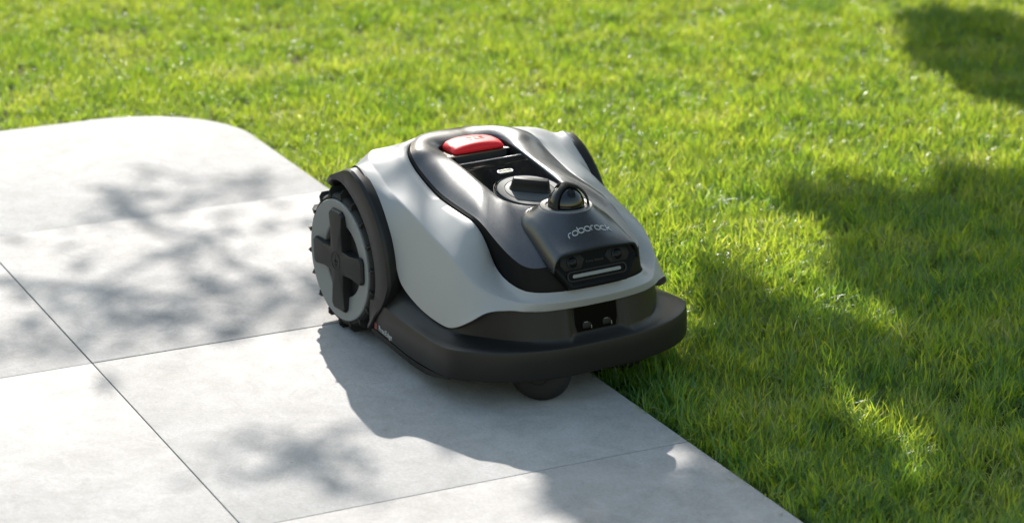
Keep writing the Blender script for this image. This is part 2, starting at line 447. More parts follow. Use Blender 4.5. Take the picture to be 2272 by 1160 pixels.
# stop button: sections across the machine
rowsB = []
for y in np.linspace(-.0550, .0550, 29):
    e = abs(y) / .0550; k = math.sqrt(max(0, 1 - max(0, (e - .80) / .20) ** 2.2)); crown = .0045 * (1 - e * e)
    xf, xr = .114, .050 + .016 * e ** 3
    ztop = .3545 + crown
    zt_ = lambda z: .3452 + (z - .3452) * (.35 + .65 * k)
    xm = .09
    fx = lambda x: xm + (x - xm) * (.80 + .20 * k)
    rowsB.append([(fx(xf), y, .3452), (fx(xf + .0005), y, zt_(.349)), (fx(xf - .002), y, zt_(.3525)), (fx(xf - .007), y, zt_(ztop - .0008)), (fx(xf - .011), y, zt_(ztop + .0004)),
                  (fx(lerp(xf, xr, .4)), y, zt_(ztop + .0022)), (fx(lerp(xf, xr, .7)), y, zt_(ztop + .0024)), (fx(xr + .006), y, zt_(ztop + .001)), (fx(xr), y, zt_(ztop - .003)), (fx(xr - .001), y, .3452)])
Vb, Fb = loft(rowsB); nb = 10
Fb += [tuple(range(nb)), tuple(range(len(Vb) - 1, len(Vb) - nb - 1, -1))]
button = mesh_obj('stop_button', Vb, Fb, M_red, mower, angle=32)
button['label'] = 'red stop button'; button.location.y = .003
def on_button(u, v, h):            # read from behind the machine: right is -y, up is +x
    x, y = .0815 + v, -u
    e = abs(y) / .0550; zt_ = .3545 + .0045 * (1 - e * e) + np.interp(x, [.06, .07, .085, .103], [.0014, .0023, .0022, .0004])
    return (x, y, zt_ + h)
mesh_obj('lettering', *font_mesh('STOP', .022, on_button, .0009), mat('red_embossed', (.38, .008, .010), .5, spec=.25), button, smooth=False)

# socket mark on the console
def on_console(u, v, h): return (.212 + v, u, float(zq(.212 + v)) - .0045 + h)
sock = mesh_obj('socket_cover', *ringprism(rrect(.052, .034, .009), rrect(.049, .031, .0078), -.0004, .0006, on_console), M_gloss, console)
mesh_obj('socket_rim', *ringprism(rrect(.032, .0115, .0056), rrect(.027, .0068, .0033), -.0003, .0014, on_console), M_chrome, sock, bevel=.0004)
mesh_obj('socket_pin', *prism(rrect(.022, .0026, .0012), -.0002, .0008, on_console), M_chrome, sock)

# dial with grip bar
TILT = math.atan2(zq(.25) - zq(.34), .09)
kc = np.array([.2985, 0, float(zq(.2985)) - .0045]); ux = np.array([math.cos(TILT), 0, -math.sin(TILT)]); un = np.array([math.sin(TILT), 0, math.cos(TILT)])
def on_dial(u, v, h): return tuple(kc + ux * u + np.array([0, 1, 0]) * v + un * h)
dial = mesh_obj('dial', *lathe([(.0665, -.002), (.0665, .0022), (.0655, .0034), (.063, .0034), (.062, .0022), (.0605, .0022)], on_dial), M_gloss, mower, angle=50)
dial['label'] = 'round dial with upright grip bar'
mesh_obj('dial_ring', *lathe([(.0605, .0020), (.0595, .0032), (.0475, .0032), (.0470, .0022), (.0462, .0022), (.0458, .0034), (.0445, .0040), (.0001, .0040)], on_dial), M_dial, dial, angle=30)
ang = R(58)                                    # the grip bar's direction in plan
ca, sa = math.cos(ang), math.sin(ang)
def on_bar(u, v, h): return on_dial(u * ca - v * sa, u * sa + v * ca, h)
rowsG = []
for h, l, w in ((.003, .078, .030), (.005, .074, .026), (.008, .0715, .022), (.017, .069, .0185), (.0225, .0665, .0165), (.0248, .064, .0145), (.0256, .060, .011)):
    rowsG.append([on_bar(u, v, h) for u, v in rrect(l, w, min(w, l) * .36, 5)])
Vg, Fg = loft(rowsG, wrap_s=True); n = len(rowsG[0]); Fg.append(tuple(range(len(Vg) - n, len(Vg))))
mesh_obj('grip_bar', Vg, Fg, M_black, dial, angle=50)

# sensor hood on the front of the cover
DC = np.array([.421, 0.0, .322])               # centre of the dome's base
def hood_w(x):
    x = np.asarray(x, float)
    return np.where(x < .415, .0805 * np.sqrt(np.clip(1 - ((.415 - x) / .067) ** 2, 0, 1)), np.interp(x, [.415, .46, .518], [.0805, .0845, .0885]))
def hood_top(x, y):
    x = np.asarray(x, float); y = np.asarray(y, float)
    t = np.interp(x, [.345, .38, .415, .44, .465, .49, .518, .53], [.305, .311, .311, .3065, .299, .2905, .2805, .276])
    t = t - .010 * np.abs(y / .088) ** 2.6
    r = np.hypot(x - DC[0], y)
    c = np.where(r < .0475, .3222, .3222 - (r - .0475) * .75)
    k = .006; h = np.clip(.5 + .5 * (c - t) / k, 0, 1)
    return t * (1 - h) + c * h + k * h * (1 - h)
def hood_foot(x): return np.interp(x, [.345, .39, .42, .46, .505, .52], [.302, .2965, .282, .266, .250, .247])
xs = np.r_[.3481 + .067 * (1 - np.cos(np.linspace(0, math.pi / 2, 22))), np.linspace(.4155, .518, 34)[1:]]
vv = np.r_[np.sin(np.linspace(-1, -.5, 1) * math.pi / 2)]
vv = np.concatenate([-1 + .17 * (1 - np.cos(np.linspace(0, 1, 9) * math.pi / 2)), np.linspace(-.83, .83, 47)[1:-1], 1 - .17 * (1 - np.cos(np.linspace(1, 0, 9) * math.pi / 2))])
rowsH = []
for x in xs:
    w = float(hood_w(x)); row = []
    xe = x
    for v in vv:
        y = v * w
        xb = x + ((.004 + .007 * (1 - (v * v))) * max(0, (x - .46) / .058) ** 2)       # the brow bows forward
        z = float(hood_top(xb, y)); a = max(0, (abs(v) - .83) / .17)
        zf = float(hood_foot(x)) - .004
        z = zf + (z - zf) * math.sqrt(max(0, 1 - a * a)) if a > 0 else z
        row.append((xb, y, z))
    rowsH.append(row)
brow = rowsH[-1]
rowsH.append([(p[0] + .0012, p[1] * .998, p[2] - .0012) for p in brow])
rowsH.append([(p[0] + .0006, p[1] * .985, p[2] - .0045) for p in brow])
rowsH.append([(p[0] - .030, p[1] * .96, p[2] - .0050) for p in brow])
hood = mesh_obj('sensor_hood', *loft(rowsH), M_cover, mower, angle=50)
hood['label'] = 'raised graphite hood carrying the sensor dome'
# wordmark: thin rounded letters on the sloping hood
def arc(cx, cy, rx, ry, a0, a1, n=14): return [(cx + rx * math.cos(R(a0 + (a1 - a0) * k / n)), cy + ry * math.sin(R(a0 + (a1 - a0) * k / n))) for k in range(n + 1)]
def sup(cx, cy, rx, ry, a0=0, a1=360, n=28):
    P = []
    for k in range(n + 1):
        a = R(a0 + (a1 - a0) * k / n); c, s = math.cos(a), math.sin(a)
        P.append((cx + rx * math.copysign(abs(c) ** .75, c), cy + ry * math.copysign(abs(s) ** .75, s)))
    return P
ww = 1.0
def L_r(x): return [[(x, 0), (x, .55)] + arc(x + .40, .55, .40, .45, 180, 90, 8) + [(x + .75, 1.0)]]
def L_o(x): return [sup(x + .62, .5, .62, .5)]
def L_b(x): return [[(x, 1.5), (x, .5)], sup(x + .62, .5, .62, .5)]
def L_c(x): return [sup(x + .62, .5, .62, .5, 48, 312, 24)]
def L_k(x): return [[(x, 1.5), (x, 0)], [(x + .05, .52), (x + .95, 1.02)], [(x + .35, .62), (x + 1.0, 0)]]
word, xo = [], 0.0
for fn, adv in ((L_r, .98), (L_o, 1.52), (L_b, 1.52), (L_o, 1.55), (L_r, .98), (L_o, 1.52), (L_c, 1.45), (L_k, 1.0)):
    word += fn(xo); xo += adv
LS = .087 / xo
def on_hood(u, v, h):
    y = (u - xo / 2) * LS + .001; x = .4975 - (v - .5) * LS * .92
    return (x + h * .35, y, float(hood_top(x, y)) + h + .0002)
mesh_obj('lettering', *strokes(word, .155, .0008, on_hood), M_ink, hood, smooth=False)['label'] = 'pale maker wordmark on the hood'

# sensor dome: black ball in a three-armed cage on a ring
dome = mesh_obj('sensor_dome', *lathe([(.0475, -.002), (.0475, .0008), (.0462, .0022), (.0372, .0022), (.0362, .0012), (.0350, -.004), (.0350, -.012)], lambda u, v, h: tuple(DC + np.array([u, v, h])), 72), M_silver, mower, angle=40)
dome['label'] = 'domed sensor under a three-armed cage'
def ballpt(r, th, ph, c=DC): return (c[0] + r * math.cos(ph) * math.cos(th), c[1] + r * math.cos(ph) * math.sin(th), c[2] + r * math.sin(ph))
bc = DC + np.array([0, 0, .003])
rowsS = [[ballpt(.0330, 2 * math.pi * k / 48, ph, bc) for k in range(48)] for ph in np.linspace(-.6, math.pi / 2, 20)]
mesh_obj('sensor_ball', *loft(rowsS, wrap_s=True), M_ball, dome, angle=60)
cage = []
for az in (-62, 62, 180):
    for_r = []
    for ph in np.linspace(R(-6), R(90), 22):
        hw = .0042 + .002 * (max(0, 1 - ph / R(25))) + .004 * max(0, (ph - R(55)) / R(35))
        cpt = np.array(ballpt(.0415, R(az), ph)); ipt = np.array(ballpt(.0372, R(az), ph)); sd = np.array([-math.sin(R(az)), math.cos(R(az)), 0])
        ch = .0012
        for_r.append([tuple(ipt - sd * hw), tuple(lerp(ipt, cpt, .8) - sd * hw), tuple(cpt - sd * (hw - ch)), tuple(cpt + sd * (hw - ch)), tuple(lerp(ipt, cpt, .8) + sd * hw), tuple(ipt + sd * hw)])
    cage.append(loft(for_r, wrap_s=True))
caps = lathe([(.0001, .0430), (.004, .0427), (.0070, .0415), (.0075, .0400), (.0070, .0380), (.0001, .0375)], lambda u, v, h: tuple(DC + np.array([u, v, h])), 40)
mesh_obj('dome_cage', *join(*cage, caps), M_black, dome, angle=40)

# camera panel on the front face of the cover
FO = np.array([.5135, 0, .2405]); FWu = np.array([-.36, 0, 1.0]); FWu /= np.linalg.norm(FWu); FN = np.array([FWu[2], 0, -FWu[0]])
def on_face(u, v, h): return tuple(FO + np.array([0, 1, 0]) * u + FWu * v + FN * (h + .0035))
octo = [(-.083, .004), (-.055, -.033), (.055, -.033), (.083, .004), (.070, .029), (-.070, .029)]
octi = [(-.0775, .0045), (-.0525, -.0285), (.0525, -.0285), (.0775, .0045), (.066, .027), (-.066, .027)]
octm = [(-.087, .004), (-.058, -.0375), (.058, -.0375), (.087, .004), (.072, .030), (-.072, .030)]
panel = mesh_obj('camera_panel', *prism(octo, -.012, .0012, on_face), M_panel, mower, smooth=False)
panel['label'] = 'black front panel with two lenses and a light strip'
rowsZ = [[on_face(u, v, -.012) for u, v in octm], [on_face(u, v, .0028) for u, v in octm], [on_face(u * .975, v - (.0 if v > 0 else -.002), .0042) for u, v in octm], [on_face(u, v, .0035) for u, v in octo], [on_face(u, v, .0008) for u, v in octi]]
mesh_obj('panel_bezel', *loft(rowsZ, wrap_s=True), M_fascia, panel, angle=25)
for s in (-1, 1):
    hx = [(s * .0465 + a, .0095 + b) for a, b in ((-.0255 * s, .002), (-.0155 * s, -.0135), (.018 * s, -.0135), (.0255 * s, -.002), (.0215 * s, .0135), (-.0165 * s, .0135))]
    cl = mesh_obj('camera_lens', *prism(hx, .0005, .0024, on_face), M_pod, panel, bevel=.0008)
    ln = lathe([(.0115, .0020), (.0115, .0042), (.0100, .0046), (.0088, .0034)], lambda u, v, h, s=s: on_face(s * .0465 + u, .0095 + v, h), 36)
    mesh_obj('lens_ring', *ln, M_black, cl)
    gl = lathe([(.0090, .0030), (.0070, .0040), (.0040, .0047), (.0001, .0050)], lambda u, v, h, s=s: on_face(s * .0465 + u, .0095 + v, h), 36)
    mesh_obj('lens_glass', *gl, M_lens, cl, angle=80)
fr_ = ringprism(rrect(.124, .019, .0085, cx=0, cy=-.0155), rrect(.117, .0135, .0062, cx=0, cy=-.0155), .0008, .0030, on_face)
mesh_obj('strip_bezel', *fr_, M_black, panel, bevel=.0006)
mesh_obj('light_strip', *prism(rrect(.100, .0062, .0029, cx=0, cy=-.0155), .0008, .0026, on_face), M_strip, panel, bevel=.0005)
prt = []                                       # a line of tiny dim print, too small to read
for k in range(12):
    if k == 5: continue
    hh = (.0040, .0026, .0026, .0030, .0026, 0, .0040, .0026, .0034, .0026, .0026, .0030)[k]
    prt.append(prism([(-.0175 + k * .003, .0045), (-.0158 + k * .003, .0045), (-.0158 + k * .003, .0045 + hh), (-.0175 + k * .003, .0045 + hh)], .0012, .0014, on_face))
mesh_obj('fine_print', *join(*prt), M_inkd, panel, smooth=False)

# bumper skirt: ring of outer band, sloping ledge and inner wall; recess with charging contacts in the front middle
#       outer edge (x, y)   z low   z high   wall foot (x, y, z)     wall top (x, y, z)
SK = [
 ((.118, .238), .046, .098, (.150, .222, .125), (.150, .205, .150)),
 ((.160, .242), .045, .104, (.185, .224, .128), (.185, .205, .150)),
 ((.210, .246), .044, .103, (.222, .224, .126), (.222, .200, .145)),
 ((.285, .250), .041, .101, (.287, .222, .118), (.287, .196, .135)),
 ((.350, .253), .043, .101, (.350, .220, .114), (.350, .195, .130)),
 ((.408, .254), .047, .103, (.395, .214, .114), (.390, .200, .150)),
 ((.452, .245), .050, .106, (.430, .192, .114), (.424, .184, .178)),
 ((.497, .207), .0525, .108, (.467, .166, .1145), (.460, .162, .182)),
 ((.527, .158), .053, .109, (.502, .134, .115), (.488, .130, .180)),
 ((.543, .110), .054, .109, (.524, .098, .1155), (.510, .095, .180)),
 ((.549, .078), .054, .109, (.533, .070, .116), (.516, .067, .180)),
 ((.550, .064), .054, .109, (.535, .061, .116), (.517, .058, .180)),
 ((.5505, .052), .054, .109, (.527, .0475, .1195), (.513, .0465, .180)),
 ((.551, .026), .054, .109, (.525, .024, .1205), (.512, .024, .180)),
 ((.551, .000), .054, .109, (.525, .000, .1205), (.512, .000, .180)),
]
ms = 5
O_ = spline([(s[0][0], s[0][1], 0) for s in SK], ms); zl = spline([(s[1], s[2], 0) for s in SK], ms)
I0 = spline([s[3] for s in SK], ms); I1 = spline([s[4] for s in SK], ms)
O_[-1, 1] = 0; n = len(O_)
tn = np.gradient(O_[:, :2], axis=0); nn = np.stack([-tn[:, 1], tn[:, 0]], 1); nn /= np.linalg.norm(nn, axis=1)[:, None]
if nn[-1, 0] < 0: nn = -nn
nn = np.c_[nn, 0 * nn[:, 0]]
def OZ(z, off=0.0):
    p = O_ + nn * off; p[:, 2] = z; return p
zlo, zhi = zl[:, 0], zl[:, 1]
rows = [OZ(zlo + .02, -.030), OZ(zlo + .001, -.012), OZ(zlo, -.0035), OZ(zlo + .002, -.0008), OZ(zlo + .010, .0), OZ(lerp(zlo, zhi, .6), -.0004), OZ(zhi - .005, -.0018), OZ(zhi - .0015, -.003), OZ(zhi, -.0055)]
for t in (.3, .6, .86): rows.append(lerp(OZ(zhi, -.0055), I0, t) + np.array([0, 0, -.0012 * 4 * t * (1 - t)]))
up = I1 - I0; up /= np.linalg.norm(up, axis=1)[:, None]
rows += [I0 + up * .0015, I0 + up * .006, lerp(I0, I1, .55), I1]
V, F = mirror(*loft(rows))
skirt = mesh_obj('bumper', V, F, M_skirt, mower, angle=40)
skirt['label'] = 'dark brown grey bumper skirt round the front'
# contact window
def on_win(u, v, h): return (.5250 - (v - .12) * .20 + h, u, v)
win = mesh_obj('contact_window', *prism(rrect(.088, .062, .006, cx=0, cy=.1545), -.004, .0008, on_win), M_panel, skirt, smooth=False)
mesh_obj('window_frame', *ringprism(rrect(.093, .066, .008, cx=0, cy=.1545), rrect(.0885, .0622, .006, cx=0, cy=.1545), -.004, .0014, on_win), M_black, skirt)
for s in (-.021, .021):
    ct = mesh_obj('charging_contact', *prism(rrect(.017, .010, .002, cx=s, cy=.1335), .0005, .0030, on_win), M_black, skirt, bevel=.0006)
    mesh_obj('metal_tip', *prism(rrect(.0016, .0065, .0007, cx=s + .0088, cy=.1305), .0006, .0046, on_win), M_pin, ct)
    mesh_obj('metal_edge', *prism(rrect(.008, .0012, .0005, cx=s - .001, cy=.1392), .0006, .0034, on_win), M_pin, ct)
# ribbed guard rail under each side, wordmark on the right side
def off_curve(j0, j1, off, z): 
    p = OZ(z, off)[j0:j1]; return p
for s in (1, -1):
    prt = []
    for k, (dz, dof) in enumerate(((-.0035, -.0022), (-.0085, -.0036), (-.0135, -.0052))):
        j0, j1 = 0, 5 * ms + 4
        fade = np.interp(np.arange(n), [0, 4 * ms, 5 * ms + 3], [1, 1, .05]); dz = dz * fade
        rw = [OZ(zlo + dz - .0018, dof - .004)[j0:j1], OZ(zlo + dz - .0018, dof)[j0:j1], OZ(zlo + dz + .0016, dof)[j0:j1], OZ(zlo + dz + .0016, dof - .004)[j0:j1]]
        v_, f_ = loft(rw, wrap_r=True); prt.append(([(a, b * s, c) for a, b, c in v_], f_))
    rw = [OZ(zlo - .0005, -.0085)[j0:j1], OZ(zlo - .0165 * fade, -.0095)[j0:j1], OZ(zlo - .0165 * fade, -.03)[j0:j1]]
    v_, f_ = loft(rw); prt.append(([(a, b * s, c) for a, b, c in v_], f_))
    mesh_obj('guard_rail', *join(*prt), M_black, skirt, angle=25)
def on_side(u, v, h):
    x = .1925 + u; j = np.interp(x, O_[:30, 0], np.arange(30)); y = np.interp(x, O_[:30, 0], O_[:30, 1])
    return (x, -(float(y) + .0003 + h), .0550 + v)
mesh_obj('lettering', *font_mesh('PreciEdge', .0150, on_side, .0003), M_ink2, skirt, smooth=False)['label'] = 'pale lettering on the bumper side'
mesh_obj('side_mark', *prism(rrect(.013, .013, .001, 2, cx=-.0435, cy=0), .0, .0003, on_side), M_redk, skirt, smooth=False)

# fenders: band round each rear wheel
AX = .1385                                     # axle height
FA = .135                                      # centre of the wheel arch
for s in (-1, 1):
    rw = []
    angs = np.r_[np.linspace(-36, 60, 40), np.linspace(62, 168, 48)]
    ro = np.interp(angs, [-36, -22, -10, 3, 30, 62, 73, 80, 86, 93, 102, 113, 124, 168], [.158, .166, .186, .208, .2105, .2105, .2075, .194, .182, .173, .165, .158, .155, .152])
    ri = np.interp(angs, [-36, 0, 33, 53, 70, 85, 100, 113, 124, 168], [.147, .146, .148, .151, .156, .160, .157, .151, .147, .144])
    yo = np.interp(angs, [-36, 70, 100, 118, 135, 168], [0, 0, -.006, -.022, -.055, -.085])
    for k, y in ((None, .120), (-.001, .205), (0.0, .236), (.04, .2405), (.14, .2435), (.80, .2465), (.93, .2450), (1.0, .2395), (1.012, .2260), (.93, .2140), (.78, .190)):
        row = []
        for ang, r0, r1, dy in zip(angs, ri, ro, yo):
            r = r0 + .001 if k is None else r0 + (r1 - r0) * k
            row.append((r * math.cos(R(ang)), s * max(.118, y + dy), FA + r * math.sin(R(ang))))
        rw.append(row)
    fd = mesh_obj('fender', *loft(rw), M_skirt, mower, angle=28)
    wl = lathe([(.158, .120), (.0001, .120)], lambda u, v, h, s=s: (u, s * h, FA + v), 60)
    mesh_obj('wheel_well', *wl, M_black, fd)
# underbody
mesh_obj('underbody', *join(box(-.14, .44, -.112, .112, .055, .20), box(.17, .40, -.185, .185, .05, .112), box(.38, .488, -.10, .10, .08, .16)), M_black, mower, bevel=.006)

# drive wheels
def make_wheel(s):
    w = empty('drive_wheel', (0, s * .236, AX), mower)
    fr = lambda u, v, h: (u, s * h, v)                   # h grows outward; 0 is the outer face
    mesh_obj('tyre', *lathe([(.060, -.088), (.118, -.088), (.125, -.084), (.1275, -.078), (.1275, -.010), (.126, -.004), (.1215, -.0005), (.1175, -.0015), (.1165, -.006)], fr, 72), M_tyre, w, angle=40)
    prt = []
    NL = 18
    for k in range(NL):
        a = 2 * math.pi * k / NL + .12
        def P(r, da, h): return fr(r * math.cos(a + da), r * math.sin(a + da), h)
        sec = [(.1225, -.050), (.1285, -.022), (.1388, -.010), (.1388, .008), (.1285, .018), (.1225, .036)]
        rw2 = []
        for h, cut, sh in ((-.084, 1, .0), (-.006, 1, .0), (.0012, .55, .0)):
            rw2.append([P(.1225 + (r - .1225) * cut, d * (.9 if cut < 1 else 1) + sh, h) for r, d in sec])
        v_, f_ = loft(rw2); n_ = len(sec); f_ += [tuple(range(n_)), tuple(range(len(v_) - 1, len(v_) - n_ - 1, -1))]
        prt.append((v_, f_))
        # shallow rib on the side wall
        rw3 = [[P(r, d, h) for r, d in ((.112 + .006, -.014), (.126, -.030), (.126, .030), (.112 + .006, .014))] for h in (-.006, .0009)]
        v_, f_ = loft(rw3, wrap_s=True); f_.append((4, 5, 6, 7)); prt.append((v_, f_))
    mesh_obj('tread', *join(*prt), M_tyre, w, angle=25)
    rim = mesh_obj('rim', *lathe([(.1168, -.010), (.1168, .0015), (.1150, .0030), (.1125, .0026), (.0735, -.0045), (.0715, -.0065), (.0710, -.0150)], fr, 72), M_rim, w, angle=32)
    mesh_obj('rim_disc', *lathe([(.0715, -.0130), (.060, -.0125), (.0001, -.0105)], fr, 60), M_hub, rim, angle=60)
    A, W1, W2, CH = .0985, .0215, .0258, .007               # arm length, half widths at root and tip
    poly = []
    for q in range(4):
        c, s_ = math.cos(R(90 * q)), math.sin(R(90 * q))
        for x, y in ((W1 + .002, -W1 - .002), (A * .55, -W1), (A - CH, -W2), (A, -W2 + CH), (A, W2 - CH), (A - CH, W2), (A * .55, W1)):
            poly.append((x * c - y * s_, x * s_ + y * c))
    rot = R(2); poly = [(x * math.cos(rot) - y * math.sin(rot), x * math.sin(rot) + y * math.cos(rot)) for x, y in poly]
    rw = [[fr(u * k, v * k, h) for u, v in poly] for h, k in ((-.014, 1.0), (.0035, 1.0), (.0075, .97))]
    v_, f_ = loft(rw, wrap_s=True)
    nP = len(poly)
    inn = [[fr(u * k, v * k, h) for u, v in poly] for h, k in ((.0082, .93), (.0095, .45), (.0098, .05))]
    v2, f2 = loft([rw[-1]] + inn, wrap_s=True)
    hub = mesh_obj('hub_cross', *join((v_, f_), (v2, f2)), M_hub, w, angle=30)
    em = lathe([(.0180, .0090), (.0180, .0101), (.0160, .0101), (.0160, .0090)], fr, 40)
    zig = strokes([[(-.006, .009), (-.001, .012), (-.001, .002), (.008, .002), (.001, -.012), (-.004, -.006)]], .0018, .0006, lambda u, v, h: fr(u, v, .0096 + h))
    mesh_obj('emblem', *join(em, zig), M_black, hub, angle=40)
    return w
for s in (-1, 1): make_wheel(s)

# front casters
for s, rz in ((-1, -44), (1, -30)):
    c = empty('caster', (.498 if s < 0 else .445, s * .100, 0), mower)
    a = R(rz); ca2, sa2 = math.cos(a), math.sin(a)
    fr = lambda u, v, h: (h * ca2 - u * sa2, h * sa2 + u * ca2, .0575 + v)
    mesh_obj('caster_wheel', *lathe([(.0001, -.022), (.044, -.021), (.052, -.014), (.0568, -.004), (.0572, .004), (.053, .013), (.046, .0195), (.036, .0225), (.0215, .0235), (.0205, .0222), (.0195, .0240), (.0001, .0250)], fr, 48), M_tyre, c, angle=40)
    mesh_obj('caster_fork', *tube([(0, 0, .085), (0, 0, .13)], .014, 14), M_black, c)

# ------------------------------------------------------------------ trees whose leaves shade the place (all stand beyond the frame)
M_bark = mat('bark', (.11, .085, .065), .9, noise=(18, .4), bump=(40, .8, .02))
def leaf_material():
    m = bpy.data.materials.new('leaf'); m.use_nodes = True; nt = m.node_tree; N = nt.nodes; L = nt.links
    b = N['Principled BSDF']; out = N['Material Output']
    at = N.new('ShaderNodeAttribute'); at.attribute_name = 'tint'
    r = N.new('ShaderNodeValToRGB'); r.color_ramp.elements[0].color = (.03, .06, .012, 1); r.color_ramp.elements[1].color = (.09, .13, .025, 1)
    L.new(at.outputs['Fac'], r.inputs[0]); L.new(r.outputs[0], b.inputs['Base Color']); b.inputs['Roughness'].default_value = .4
    t = N.new('ShaderNodeBsdfTranslucent'); L.new(r.outputs[0], t.inputs[0])
    mx = N.new('ShaderNodeMixShader'); mx.inputs[0].default_value = .15
    L.new(b.outputs[0], mx.inputs[1]); L.new(t.outputs[0], mx.inputs[2]); L.new(mx.outputs[0], out.inputs[0])
    return m
M_leaf = leaf_material()

def in_poly(x, y, P):
    c = False; n = len(P)
    for i in range(n):
        (x1, y1), (x2, y2) = P[i], P[(i + 1) % n]
        if (y1 > y) != (y2 > y) and x < (x2 - x1) * (y - y1) / (y2 - y1) + x1: c = not c
    return c
SHADE_R = [   # lawn areas under the right-hand crown, in metres on the ground
 [(.02,1.22),(.05,1.35),(.31,1.32),(.08,1.61),(.25,1.70),(.14,2.00),(.7,2.5),(2.2,1.9),(2.5,.9),(1.35,.82),(.83,.81),(.52,.84),(.43,1.01)],
 [(-.29,1.71),(-.42,1.86),(-.32,1.95),(-.16,1.90),(.02,1.76),(-.07,1.71)],
 [(-.26,2.07),(-.31,2.21),(-.15,2.35),(.3,2.2),(.23,1.92),(.25,1.70),(.27,1.49),(.16,1.51),(.07,1.73)],
 [(-1.68,2.91),(-1.67,3.04),(-1.47,3.20),(-.9,3.1),(-.60,2.75),(-.80,2.57),(-1.19,2.71)],
 [(.81,.50),(.79,.78),(1.0,.86),(1.5,.81),(1.4,.46),(1.00,.46)]]
LIT_R = [
 [(.26,1.11),(.24,1.19),(.42,1.11),(.48,1.01)],
 [(.17,1.40),(.28,1.44),(.50,1.48),(.68,1.42),(.66,1.39),(.49,1.36),(.36,1.31)],
 [(.56,1.16),(.66,1.17),(.93,1.14),(1.24,1.06),(1.23,1.01),(.89,1.08),(.70,1.09)],
 [(.80,.66),(.81,.80),(.95,.79),(.94,.65)]]
SHADE_L = [
 [(-.93,.18),(-1.10,.43),(-1.01,.54),(-.87,.51),(-.80,.37),(-.81,.20)],
 [(-1.06,.59),(-1.09,.70),(-.91,.74),(-.70,.65),(-.85,.55)],
 [(-.48,-.04),(-.66,.10),(-.22,.18),(-.03,.01),(-.11,-.14)],
 [(-.51,.14),(-.39,.32),(-.19,.41),(.03,.30),(-.07,.10)],
 [(-.70,.50),(-.66,.65),(-.60,.62),(-.61,.46)],
 [(.40,.10),(.44,.15),(.61,.13),(.62,.08),(.54,.05)],
 [(.40,.20),(.48,.27),(.59,.27),(.70,.16),(.60,.12)],
 [(.49,.16),(.61,.30),(.77,.22),(.70,.11)],
 [(.70,-.01),(.71,.05),(.80,.04),(.77,-.02)],
 [(-.28,.48),(-.30,.58),(-.05,.48),(-.02,.32),(-.14,.35)]]

